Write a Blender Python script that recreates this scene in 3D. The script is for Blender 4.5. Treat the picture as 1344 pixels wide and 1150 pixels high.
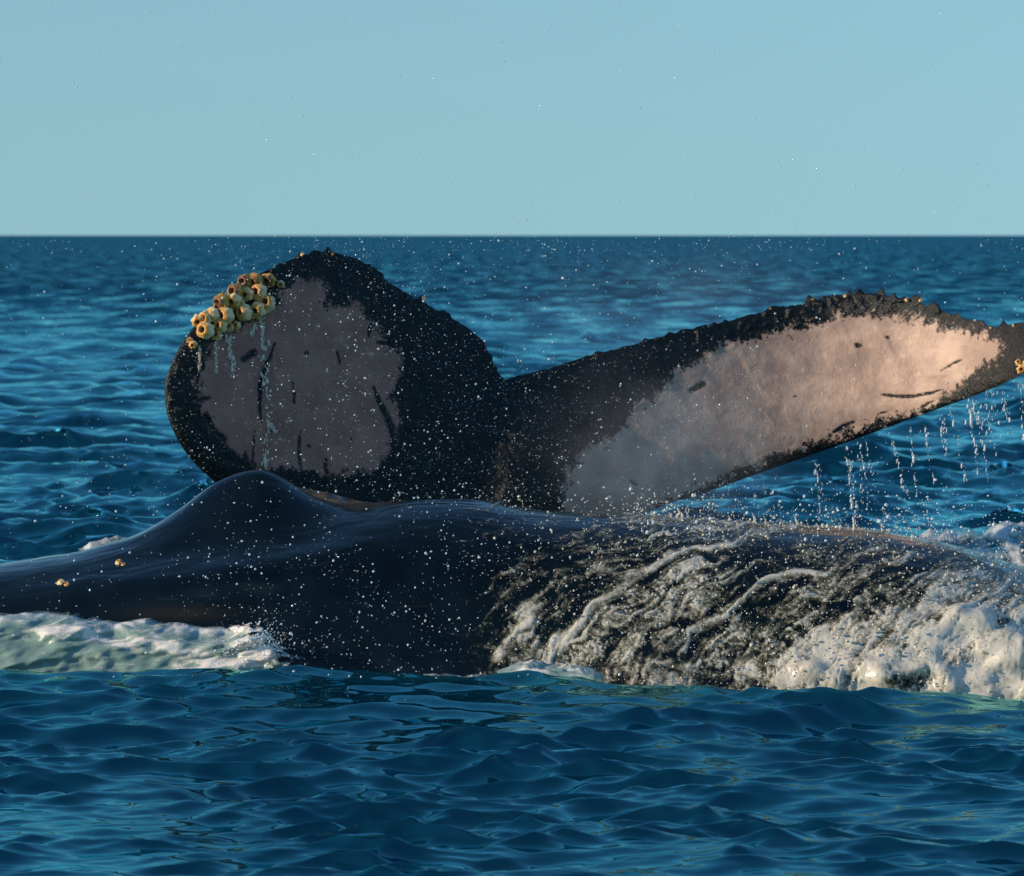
import bpy, bmesh, math, random
import numpy as np
from mathutils import Vector, Matrix, Euler

random.seed(7)
rng = np.random.default_rng(11)
SC = bpy.context.scene
COL = SC.collection
for o in list(bpy.data.objects):
    bpy.data.objects.remove(o)

# ------------------------------------------------------------------ camera
F = 6000.0            # focal length in pixels of the 1344 wide photograph
CAM_H = 2.0
PITCH = math.atan(266.0 / F)
cam_d = bpy.data.cameras.new('camera')
cam_d.sensor_width = 36.0
cam_d.lens = 36.0 * F / 1344.0
cam_d.clip_start = 0.1
cam_d.clip_end = 90000.0
cam_d.dof.use_dof = True
cam_d.dof.focus_distance = 19.6
cam_d.dof.aperture_fstop = 8.0
cam = bpy.data.objects.new('camera', cam_d)
cam.location = (0, 0, CAM_H)
cam.rotation_euler = (math.pi / 2 - PITCH, 0, 0)
COL.objects.link(cam)
SC.camera = cam

# ------------------------------------------------------------------ sky + sun
SUN_EL = math.radians(17)
SUN_DIR = Vector((-0.92, -0.29, 0)).normalized() * math.cos(SUN_EL) + Vector((0, 0, math.sin(SUN_EL)))
world = bpy.data.worlds.new('World')
SC.world = world
world.use_nodes = True
nt = world.node_tree
nt.nodes.clear()
sky = nt.nodes.new('ShaderNodeTexSky')
sky.sky_type = 'NISHITA'
sky.sun_disc = False
sky.sun_elevation = SUN_EL
sky.sun_rotation = math.atan2(SUN_DIR.x, SUN_DIR.y)
sky.altitude = 0
sky.air_density = 1.2
sky.dust_density = 0.0
sky.ozone_density = 6.0
tint = nt.nodes.new('ShaderNodeMix')
tint.data_type = 'RGBA'
tint.blend_type = 'MULTIPLY'
tint.inputs[0].default_value = 1.0
tint.inputs[7].default_value = (1.26, 1.41, 1.42, 1)
bg = nt.nodes.new('ShaderNodeBackground')
bg.inputs['Strength'].default_value = 0.10
wo = nt.nodes.new('ShaderNodeOutputWorld')
# sky elevation remapped to even out the last degrees above the horizon
tc = nt.nodes.new('ShaderNodeTexCoord')
sx = nt.nodes.new('ShaderNodeSeparateXYZ')
cx = nt.nodes.new('ShaderNodeCombineXYZ')
zz = nt.nodes.new('ShaderNodeMath'); zz.operation = 'MULTIPLY'
za = nt.nodes.new('ShaderNodeMath'); za.operation = 'ADD'; za.inputs[1].default_value = 0.08 ** 2
zr = nt.nodes.new('ShaderNodeMath'); zr.operation = 'SQRT'
nt.links.new(tc.outputs['Generated'], sx.inputs[0])
nt.links.new(sx.outputs[0], cx.inputs[0]); nt.links.new(sx.outputs[1], cx.inputs[1])
zk = nt.nodes.new('ShaderNodeMath'); zk.operation = 'MULTIPLY'; zk.inputs[1].default_value = 0.78  # compressed elevations, added to brighten the mid-sky the water reflects
nt.links.new(sx.outputs[2], zk.inputs[0])
nt.links.new(zk.outputs[0], zz.inputs[0]); nt.links.new(zk.outputs[0], zz.inputs[1])
nt.links.new(zz.outputs[0], za.inputs[0]); nt.links.new(za.outputs[0], zr.inputs[0])
nt.links.new(zr.outputs[0], cx.inputs[2])
nt.links.new(cx.outputs[0], sky.inputs[0])
nt.links.new(sky.outputs[0], tint.inputs[6])
nt.links.new(tint.outputs[2], bg.inputs[0])
nt.links.new(bg.outputs[0], wo.inputs[0])

sun_d = bpy.data.lights.new('sun', 'SUN')
sun_d.energy = 5.0
sun_d.angle = math.radians(0.5)
sun_d.color = (1.0, 0.80, 0.57)
sun = bpy.data.objects.new('sun', sun_d)
sun.rotation_euler = SUN_DIR.to_track_quat('Z', 'Y').to_euler()
sun.location = (-20, -10, 12)
COL.objects.link(sun)

SC.view_settings.view_transform = 'Standard'
SC.view_settings.look = 'None'
SC.view_settings.exposure = 0.0
SC.view_settings.gamma = 1.0
SC.view_settings.use_curve_mapping = False
SC.cycles.max_bounces = 8
SC.cycles.transparent_max_bounces = 24
SC.cycles.volume_bounces = 0

# ------------------------------------------------------------------ helpers
CP, SP = math.cos(PITCH), math.sin(PITCH)


def P(px, py, Y):
    """point of the place at distance Y (metres along +Y) that the photograph shows at px, py"""
    px = np.asarray(px, float); py = np.asarray(py, float); Y = np.asarray(Y, float)
    a = (px - 672.0) / F
    b = (575.0 - py) / F
    dy = CP + b * SP
    dz = -SP + b * CP
    s = Y / dy
    return np.stack(np.broadcast_arrays(a * s, Y, CAM_H + dz * s), -1)


def pix(X, Y, Z):
    zz = Z - CAM_H
    dep = Y * CP - zz * SP
    up = Y * SP + zz * CP
    return 672.0 + F * X / dep, 575.0 - F * up / dep


_perm = np.random.default_rng(3).permutation(256)
_perm = np.concatenate([_perm, _perm, _perm])
_g = np.random.default_rng(4).normal(size=(256, 3))
_g /= np.linalg.norm(_g, axis=1)[:, None]


def perlin(x, y, z=0.0):
    x, y, z = np.broadcast_arrays(np.asarray(x, float), np.asarray(y, float), np.asarray(z, float))
    xi = np.floor(x).astype(np.int64); yi = np.floor(y).astype(np.int64); zi = np.floor(z).astype(np.int64)
    xf = x - xi; yf = y - yi; zf = z - zi
    xi &= 255; yi &= 255; zi &= 255
    f = lambda t: t * t * t * (t * (t * 6 - 15) + 10)
    u, v, w = f(xf), f(yf), f(zf)
    out = 0.0
    for dx in (0, 1):
        wx = u if dx else 1 - u
        for dy in (0, 1):
            wy = v if dy else 1 - v
            for dz in (0, 1):
                wz = w if dz else 1 - w
                h = _perm[_perm[_perm[xi + dx] + yi + dy] + zi + dz]
                g = _g[h]
                out = out + wx * wy * wz * (g[..., 0] * (xf - dx) + g[..., 1] * (yf - dy) + g[..., 2] * (zf - dz))
    return out * 1.6


def fbm(x, y, z=0.0, octaves=4, gain=0.5, lac=2.03):
    a, s, t = 1.0, 0.0, 0.0
    for k in range(octaves):
        s = s + a * perlin(x * lac ** k + 17.3 * k, y * lac ** k - 9.1 * k, z * lac ** k + 3.7 * k)
        t += a
        a *= gain
    return s / t


def ridged(x, y, z=0.0, octaves=4, gain=0.55, lac=2.03):
    a, s, t = 1.0, 0.0, 0.0
    for k in range(octaves):
        s = s + a * (1 - np.abs(perlin(x * lac ** k + 17.3 * k, y * lac ** k - 9.1 * k, z * lac ** k + 3.7 * k)) * 1.6)
        t += a
        a *= gain
    return s / t


def sstep(a, b, x):
    t = np.clip((x - a) / (b - a), 0, 1)
    return t * t * (3 - 2 * t)


def catmull(pts, n, by_arc=True):
    p = np.asarray(pts, float)
    q = np.vstack([2 * p[0] - p[1], p, 2 * p[-1] - p[-2]])
    out = []
    for i in range(1, len(q) - 2):
        t = np.linspace(0, 1, 24, endpoint=False)[:, None]
        a, b, c, d = q[i - 1], q[i], q[i + 1], q[i + 2]
        out.append(0.5 * ((2 * b) + (c - a) * t + (2 * a - 5 * b + 4 * c - d) * t ** 2 + (3 * b - a - 3 * c + d) * t ** 3))
    out.append(p[-1:])
    c = np.vstack(out)
    L = np.concatenate([[0], np.cumsum(np.linalg.norm(np.diff(c, axis=0), axis=1))])
    s = np.linspace(0, L[-1], n) if np.isscalar(n) else np.asarray(n) * L[-1]
    return np.stack([np.interp(s, L, c[:, k]) for k in range(c.shape[1])], -1)


def smooth_interp(x, pts):
    c = catmull(pts, 800)
    return np.interp(x, c[:, 0], c[:, 1])


def poly_sdf(px, py, poly):
    """signed distance to a closed polygon, positive inside"""
    poly = np.asarray(poly, float)
    d = np.full(px.shape, 1e9)
    inside = np.zeros(px.shape, bool)
    for (x0, y0), (x1, y1) in zip(poly, np.roll(poly, -1, 0)):
        ex, ey = x1 - x0, y1 - y0
        t = np.clip(((px - x0) * ex + (py - y0) * ey) / (ex * ex + ey * ey + 1e-9), 0, 1)
        d = np.minimum(d, np.hypot(px - x0 - t * ex, py - y0 - t * ey))
        c = ((y0 > py) != (y1 > py)) & (px < (x1 - x0) * (py - y0) / (y1 - y0 + 1e-12) + x0)
        inside ^= c
    return np.where(inside, d, -d)


def line_dist(px, py, pts):
    d = np.full(px.shape, 1e9)
    for (x0, y0), (x1, y1) in zip(pts[:-1], pts[1:]):
        ex, ey = x1 - x0, y1 - y0
        t = np.clip(((px - x0) * ex + (py - y0) * ey) / (ex * ex + ey * ey + 1e-9), 0, 1)
        d = np.minimum(d, np.hypot(px - x0 - t * ex, py - y0 - t * ey))
    return d


def mesh_from(name, verts, quads, attrs=None, smooth=True):
    me = bpy.data.meshes.new(name)
    verts = np.ascontiguousarray(verts.reshape(-1, 3), dtype=np.float32)
    k = quads.shape[1]
    me.vertices.add(len(verts))
    me.vertices.foreach_set('co', verts.ravel())
    me.loops.add(quads.size)
    me.loops.foreach_set('vertex_index', np.ascontiguousarray(quads, dtype=np.int32).ravel())
    me.polygons.add(len(quads))
    me.polygons.foreach_set('loop_start', np.arange(0, quads.size, k, dtype=np.int32))
    me.polygons.foreach_set('loop_total', np.full(len(quads), k, dtype=np.int32))
    if smooth:
        me.polygons.foreach_set('use_smooth', np.ones(len(quads), bool))
    me.update(calc_edges=True)
    for an, av in (attrs or {}).items():
        a = me.attributes.new(an, 'FLOAT', 'POINT')
        a.data.foreach_set('value', np.ascontiguousarray(av, dtype=np.float32).ravel())
    me.validate()
    return me


def grid_quads(nr, nc, wrap=False, flip=False):
    r = np.arange(nr - 1)[:, None]
    c = np.arange(nc if wrap else nc - 1)[None, :]
    c2 = (c + 1) % nc
    q = np.stack(np.broadcast_arrays(r * nc + c, r * nc + c2, (r + 1) * nc + c2, (r + 1) * nc + c), -1).reshape(-1, 4)
    return q[:, ::-1] if flip else q


def grid_normals(V):
    a = np.gradient(V, axis=0)
    b = np.gradient(V, axis=1)
    n = np.cross(a, b)
    return n / (np.linalg.norm(n, axis=-1, keepdims=True) + 1e-12)


def link(name, me, mat, parent=None, **props):
    o = bpy.data.objects.new(name, me)
    COL.objects.link(o)
    for m in (mat if isinstance(mat, (list, tuple)) else [mat]):
        if m and m.name not in [x.name for x in me.materials if x]:
            me.materials.append(m)
    if parent:
        o.parent = parent
    for k, v in props.items():
        o[k] = v
    return o


def empty(name, loc, **props):
    o = bpy.data.objects.new(name, None)
    o.location = loc
    COL.objects.link(o)
    for k, v in props.items():
        o[k] = v
    return o


class NT:
    """small helper to write node materials"""
    def __init__(self, name):
        self.m = bpy.data.materials.new(name)
        self.m.use_nodes = True
        self.t = self.m.node_tree
        self.t.nodes.clear()
        self.out = self.t.nodes.new('ShaderNodeOutputMaterial')

    def n(self, kind, **kw):
        nd = self.t.nodes.new('ShaderNode' + kind)
        for k, v in kw.items():
            setattr(nd, k, v)
        return nd

    def set(self, sock, v):
        if isinstance(v, bpy.types.NodeSocket):
            self.t.links.new(v, sock)
        elif v is not None:
            if isinstance(v, (tuple, list)) and len(v) == 3 and sock.type == 'RGBA':
                v = (*v, 1)
            sock.default_value = v

    def math(self, op, a, b=None, clamp=False):
        nd = self.n('Math', operation=op, use_clamp=clamp)
        self.set(nd.inputs[0], a)
        if b is not None:
            self.set(nd.inputs[1], b)
        return nd.outputs[0]

    def ramp(self, x, a, b, lo=0.0, hi=1.0):
        nd = self.n('MapRange', interpolation_type='SMOOTHSTEP')
        self.set(nd.inputs[0], x)
        self.set(nd.inputs[1], a); self.set(nd.inputs[2], b)
        self.set(nd.inputs[3], lo); self.set(nd.inputs[4], hi)
        return nd.outputs[0]

    def mix(self, f, a, b):
        nd = self.n('Mix', data_type='RGBA')
        self.set(nd.inputs[0], f); self.set(nd.inputs[6], a); self.set(nd.inputs[7], b)
        return nd.outputs[2]

    def noise(self, scale, detail=4, rough=0.55, vec=None, dist=0.0, stretch=None, color=False):
        if vec is None:
            vec = self.n('TexCoord').outputs['Object']
        if stretch:
            mp = self.n('Mapping')
            self.set(mp.inputs[0], vec)
            mp.inputs['Scale'].default_value = stretch
            vec = mp.outputs[0]
        nd = self.n('TexNoise')
        self.set(nd.inputs['Vector'], vec)
        nd.inputs['Scale'].default_value = scale
        nd.inputs['Detail'].default_value = detail
        nd.inputs['Roughness'].default_value = rough
        nd.inputs['Distortion'].default_value = dist
        return nd.outputs['Color' if color else 0]

    def attr(self, name):
        return self.n('Attribute', attribute_name=name).outputs['Fac']

    def bump(self, h, strength=0.3, dist=0.01):
        nd = self.n('Bump')
        nd.inputs['Strength'].default_value = strength
        nd.inputs['Distance'].default_value = dist
        self.set(nd.inputs['Height'], h)
        return nd.outputs[0]

    def bsdf(self, **kw):
        nd = self.n('BsdfPrincipled')
        for k, v in kw.items():
            self.set(nd.inputs[k.replace('_', ' ')], v)
        return nd

    def finish(self, shader):
        self.t.links.new(shader, self.out.inputs['Surface'])
        return self.m


# ------------------------------------------------------------------ materials
def mat_sea():
    t = NT('sea_water')
    geo = t.n('NewGeometry')
    pos = geo.outputs['Position']
    sep = t.n('SeparateXYZ'); t.set(sep.inputs[0], pos)
    flat = t.n('CombineXYZ'); t.set(flat.inputs[0], sep.outputs[0]); t.set(flat.inputs[1], sep.outputs[1])
    ln = t.n('VectorMath', operation='LENGTH'); t.set(ln.inputs[0], flat.outputs[0])
    dist = ln.outputs['Value']
    # ripples too small for the mesh: a real slope spread of the surface, by place, fading in where the mesh coarsens
    amt = t.ramp(dist, 25.0, 220.0, 0.07, 0.75)
    n1 = t.noise(11.0, 3, 0.6, vec=flat.outputs[0], color=True, stretch=(0.6, 1.2, 1.0))
    n2 = t.noise(0.55, 3, 0.6, vec=flat.outputs[0], color=True)
    av = t.n('VectorMath', operation='ADD'); t.set(av.inputs[0], n1); t.set(av.inputs[1], n2)
    sb = t.n('VectorMath', operation='SUBTRACT'); t.set(sb.inputs[0], av.outputs[0]); sb.inputs[1].default_value = (1.0, 1.0, 1.0)
    sx = t.n('VectorMath', operation='MULTIPLY'); t.set(sx.inputs[0], sb.outputs[0]); sx.inputs[1].default_value = (1.0, 1.6, 0.0)
    sc = t.n('VectorMath', operation='SCALE'); t.set(sc.inputs[0], sx.outputs[0]); t.set(sc.inputs['Scale'], amt)
    ad = t.n('VectorMath', operation='ADD'); t.set(ad.inputs[0], geo.outputs['Normal']); t.set(ad.inputs[1], sc.outputs[0])
    # of steep ripples seen at a low angle mostly the near faces show: lean the mean slope that way far out
    rd = t.n('VectorMath', operation='NORMALIZE'); t.set(rd.inputs[0], flat.outputs[0])
    rs = t.n('VectorMath', operation='SCALE'); t.set(rs.inputs[0], rd.outputs[0]); grp = t.noise(1.0, 3, 0.55, vec=flat.outputs[0], stretch=(0.9, 0.14, 1.0))
    t.set(rs.inputs['Scale'], t.math('MULTIPLY', t.ramp(dist, 28.0, 200.0, 0.0, -0.34), t.ramp(grp, 0.32, 0.68, 0.35, 1.7)))
    a2 = t.n('VectorMath', operation='ADD'); t.set(a2.inputs[0], ad.outputs[0]); t.set(a2.inputs[1], rs.outputs[0])
    nm = t.n('VectorMath', operation='NORMALIZE'); t.set(nm.inputs[0], a2.outputs[0])
    deep = t.noise(0.35, 3, 0.5, vec=flat.outputs[0])
    colr = t.mix(deep, (0.0, 0.012, 0.026), (0.0, 0.032, 0.058))
    green = t.attr('aerated')
    colr = t.mix(green, colr, (0.012, 0.14, 0.16))
    rough = t.ramp(dist, 20.0, 400.0, 0.04, 0.22)
    # deep water swallows red: what comes back from the surface film and from below is blue green
    df = t.n('BsdfDiffuse'); t.set(df.inputs[0], colr); t.set(df.inputs['Normal'], nm.outputs[0])
    gl = t.n('BsdfGlossy'); t.set(gl.inputs[0], (0.40, 0.98, 1.0)); t.set(gl.inputs['Roughness'], rough); t.set(gl.inputs['Normal'], nm.outputs[0])
    fr = t.n('Fresnel'); fr.inputs[0].default_value = 1.8; t.set(fr.inputs['Normal'], nm.outputs[0])
    mx = t.n('MixShader'); t.set(mx.inputs[0], fr.outputs[0])
    t.t.links.new(df.outputs[0], mx.inputs[1]); t.t.links.new(gl.outputs[0], mx.inputs[2])
    return t.finish(mx.outputs[0])


def mat_skin():
    t = NT('wet_black_skin')
    n = t.noise(3.0, 5, 0.6)
    fine = t.noise(55.0, 4, 0.6)
    c = t.mix(t.ramp(n, 0.35, 0.7), (0.0010, 0.0030, 0.0035), (0.003, 0.007, 0.008))
    scr = t.noise(14.0, 3, 0.5, stretch=(0.25, 1, 1.6), dist=1.2)
    c = t.mix(t.ramp(scr, 0.66, 0.74, 0, 0.2), c, (0.03, 0.035, 0.035))
    brown = t.attr('brown')
    c = t.mix(brown, c, (0.14, 0.10, 0.035))
    rg = t.ramp(n, 0.3, 0.75, 0.07, 0.15)
    big = t.noise(5.5, 2, 0.5, stretch=(0.45, 1, 1), dist=0.5)
    h = t.math('ADD', t.math('MULTIPLY', fine, 0.06), t.math('MULTIPLY', big, 0.9))
    b = t.bsdf(Base_Color=c, Roughness=rg, IOR=1.37, Normal=t.bump(h, 0.45, 0.04))
    return t.finish(b.outputs[0])


def mat_fluke():
    t = NT('fluke_skin')
    sdf = t.attr('pale')                       # pixels inside the pale patch
    scar = t.attr('scar')
    coarse = t.noise(16.0, 5, 0.65, dist=0.4)
    fine = t.noise(70.0, 4, 0.7)
    e = t.math('ADD', sdf, t.math('MULTIPLY', t.math('SUBTRACT', coarse, 0.5), 62.0))
    e = t.math('ADD', e, t.math('MULTIPLY', t.math('SUBTRACT', fine, 0.5), 34.0))
    pale = t.ramp(e, -3.0, 5.0)
    pale = t.math('MULTIPLY', pale, t.math('SUBTRACT', 1.0, scar))
    blot = t.noise(6.0, 5, 0.6)
    pc = t.mix(t.ramp(blot, 0.35, 0.68), (0.36, 0.24, 0.19), (0.57, 0.39, 0.295))
    pc = t.mix(t.attr('shade_side'), pc, t.mix(t.ramp(blot, 0.35, 0.68), (0.31, 0.135, 0.092), (0.44, 0.20, 0.138)))  # left lobe's pale tone darkened: its shade put into the colour
    pc = t.mix(t.ramp(t.noise(45.0, 3, 0.6), 0.62, 0.72, 0, 0.4), pc, (0.20, 0.15, 0.13))
    pc = t.mix(t.ramp(t.noise(24.0, 2, 0.5), 0.66, 0.74, 0, 0.5), pc, (0.66, 0.46, 0.34))
    speck = t.noise(90.0, 3, 0.7)
    dk = t.mix(t.ramp(speck, 0.52, 0.68), (0.0025, 0.0035, 0.0035), (0.014, 0.015, 0.013))
    smear = t.noise(22.0, 4, 0.6, stretch=(1.5, 1, 0.6), dist=0.6)
    dk = t.mix(t.ramp(smear, 0.60, 0.72, 0, 0.35), dk, (0.03, 0.03, 0.027))
    c = t.mix(pale, dk, pc)
    rg = t.math('ADD', t.math('MULTIPLY', pale, 0.22), t.ramp(fine, 0.3, 0.7, 0.18, 0.36))
    hh = t.math('ADD', t.math('MULTIPLY', fine, t.math('SUBTRACT', 0.65, t.math('MULTIPLY', pale, 0.45))), t.math('MULTIPLY', coarse, 0.5))
    b = t.bsdf(Base_Color=c, Roughness=rg, IOR=1.36, Normal=t.bump(hh, 0.55, 0.02))
    return t.finish(b.outputs[0])


def mat_shell(name, lo, hi, top):
    t = NT(name)
    oi = t.n('ObjectInfo').outputs['Random']
    co = t.n('TexCoord').outputs['Object']
    sep = t.n('SeparateXYZ'); t.set(sep.inputs[0], co)
    n = t.noise(60.0, 4, 0.6)
    c = t.mix(n, lo, hi)
    edge = t.math('ADD', sep.outputs[2], t.math('MULTIPLY', t.math('SUBTRACT', n, 0.5), 0.03))
    c = t.mix(t.ramp(edge, 0.014, 0.036, 0, 0.95), c, top)
    c = t.mix(t.math('MULTIPLY', oi, 0.3), c, top)
    b = t.bsdf(Base_Color=c, Roughness=0.42, Normal=t.bump(n, 0.5, 0.006))
    return t.finish(b.outputs[0])


def mat_foam(name, thick, thin):
    t = NT(name)
    am = t.attr('foam')
    n = t.noise(30.0, 6, 0.7, dist=0.9)
    n2 = t.noise(110.0, 4, 0.7, dist=0.5)
    a = t.math('ADD', am, t.math('MULTIPLY', t.math('SUBTRACT', n, 0.5), 0.85))
    a = t.math('ADD', a, t.math('MULTIPLY', t.math('SUBTRACT', n2, 0.5), 0.60))
    c = t.mix(t.ramp(a, 0.40, 0.86), thin, thick)
    c = t.mix(t.ramp(t.noise(13.0, 5, 0.65, dist=0.8), 0.42, 0.72, 0, 0.5), c, thin)
    alpha = t.math('MULTIPLY', t.ramp(a, 0.22, 0.80), 0.96)
    nb = t.bump(t.math('ADD', n, t.math('MULTIPLY', n2, 0.5)), 0.20, 0.008)
    b = t.bsdf(Base_Color=c, Roughness=t.ramp(n2, 0.35, 0.65, 0.12, 0.55), Alpha=1.0, Normal=nb)
    b.inputs['Coat Weight'].default_value = 0.35; b.inputs['Coat Roughness'].default_value = 0.06
    tr = t.n('BsdfTranslucent'); t.set(tr.inputs[0], c)
    m1 = t.n('MixShader'); m1.inputs[0].default_value = 0.30
    t.t.links.new(b.outputs[0], m1.inputs[1]); t.t.links.new(tr.outputs[0], m1.inputs[2])
    tp = t.n('BsdfTransparent')
    m2 = t.n('MixShader'); t.set(m2.inputs[0], alpha)
    t.t.links.new(tp.outputs[0], m2.inputs[1]); t.t.links.new(m1.outputs[0], m2.inputs[2])
    return t.finish(m2.outputs[0])


def mat_wash():
    t = NT('aerated_wash_water')
    am = t.attr('foam')
    n = t.noise(16.0, 5, 0.6, dist=0.8, stretch=(0.5, 0.5, 1.5))
    n2 = t.noise(120.0, 3, 0.6)
    a = t.math('ADD', am, t.math('MULTIPLY', t.math('SUBTRACT', n, 0.5), 0.6))
    a = t.math('ADD', a, t.math('MULTIPLY', t.math('SUBTRACT', n2, 0.5), 0.4))
    c = t.mix(t.ramp(a, 0.30, 0.55), (0.20, 0.30, 0.26), (0.36, 0.42, 0.37))
    c = t.mix(t.ramp(a, 0.55, 0.85), c, (0.80, 0.74, 0.66))
    rg = t.ramp(a, 0.3, 0.8, 0.08, 0.45)
    cv = t.math('ADD', t.attr('cover'), t.math('MULTIPLY', t.math('SUBTRACT', t.noise(24.0, 5, 0.7, dist=0.8), 0.5), 1.5))
    alpha = t.ramp(cv, 0.30, 0.62)
    b = t.bsdf(Base_Color=c, Roughness=rg, IOR=1.333, Alpha=alpha, Normal=t.bump(t.math('ADD', n, t.math('MULTIPLY', n2, 0.5)), 0.35, 0.012))
    b.inputs['Subsurface Weight'].default_value = 0.35
    b.inputs['Subsurface Radius'].default_value = (0.03, 0.05, 0.05)
    return t.finish(b.outputs[0])


def mat_droplet(name='water_droplet', col=(0.82, 0.88, 0.9), trans=0.35):
    t = NT(name)
    b = t.bsdf(Base_Color=col, Roughness=0.08, IOR=1.333)
    b.inputs['Transmission Weight'].default_value = trans
    return t.finish(b.outputs[0])


def mat_simple(name, col, rough=0.5, n_amt=0.3):
    t = NT(name)
    n = t.noise(40.0, 4, 0.6)
    c = t.mix(n, tuple(x * (1 - n_amt) for x in col), tuple(min(1, x * (1 + n_amt)) for x in col))
    return t.finish(t.bsdf(Base_Color=c, Roughness=rough).outputs[0])


def mat_mist():
    t = NT('spray_mist')
    co = t.n('TexCoord').outputs['Object']
    ln = t.n('VectorMath', operation='LENGTH'); t.set(ln.inputs[0], co)
    fall = t.ramp(ln.outputs['Value'], 0.0, 0.98, 1.0, 0.0)
    n = t.noise(2.2, 4, 0.6, vec=co)
    d = t.math('MULTIPLY', fall, t.ramp(n, 0.30, 0.75))
    v = t.n('VolumePrincipled')
    v.inputs['Color'].default_value = (0.93, 0.95, 0.97, 1)
    v.inputs['Anisotropy'].default_value = 0.1
    oc = t.n('ObjectInfo').outputs['Alpha']
    t.set(v.inputs['Density'], t.math('MULTIPLY', d, oc))
    t.t.links.new(v.outputs[0], t.out.inputs['Volume'])
    return t.m


M_SEA, M_SKIN, M_FLUKE = mat_sea(), mat_skin(), mat_fluke()
M_SHELL = mat_shell('cream_shell', (0.92, 0.60, 0.18), (0.97, 0.88, 0.62), (0.52, 0.22, 0.02))
M_SHELL_B = mat_shell('brown_shell', (0.60, 0.27, 0.025), (0.80, 0.46, 0.08), (0.14, 0.045, 0.012))
M_HOLE = mat_simple('barnacle_opening', (0.05, 0.016, 0.006), 0.35, 0.6)
M_FOAM = mat_foam('sea_foam', (0.93, 0.86, 0.72), (0.36, 0.34, 0.22))
M_FOAM_W = mat_foam('white_foam', (0.84, 0.84, 0.82), (0.40, 0.44, 0.43))
M_WASH = mat_wash()
M_DROP = mat_droplet()
M_MIST = mat_mist()

# ------------------------------------------------------------------ sea
def swell(X, Y):
    """a low swell standing between the camera and the near whale, and the whale's own bow wave"""
    px = 672 + X / 19.3 * F
    h = np.interp(px, [-300, 0, 330, 480, 620, 760, 900, 1050, 1344, 1700],
                  [0.13, 0.135, 0.150, 0.135, 0.120, 0.118, 0.085, 0.045, 0.012, 0.0])
    side = np.exp(-np.maximum(0, np.abs(X) - 4.0) ** 2 / 8.0)
    s = np.where(Y < 19.35, 1.3, 0.38)
    return (h + 0.03) * np.exp(-((Y - 19.35) / s) ** 2) * side - 0.03


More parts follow.
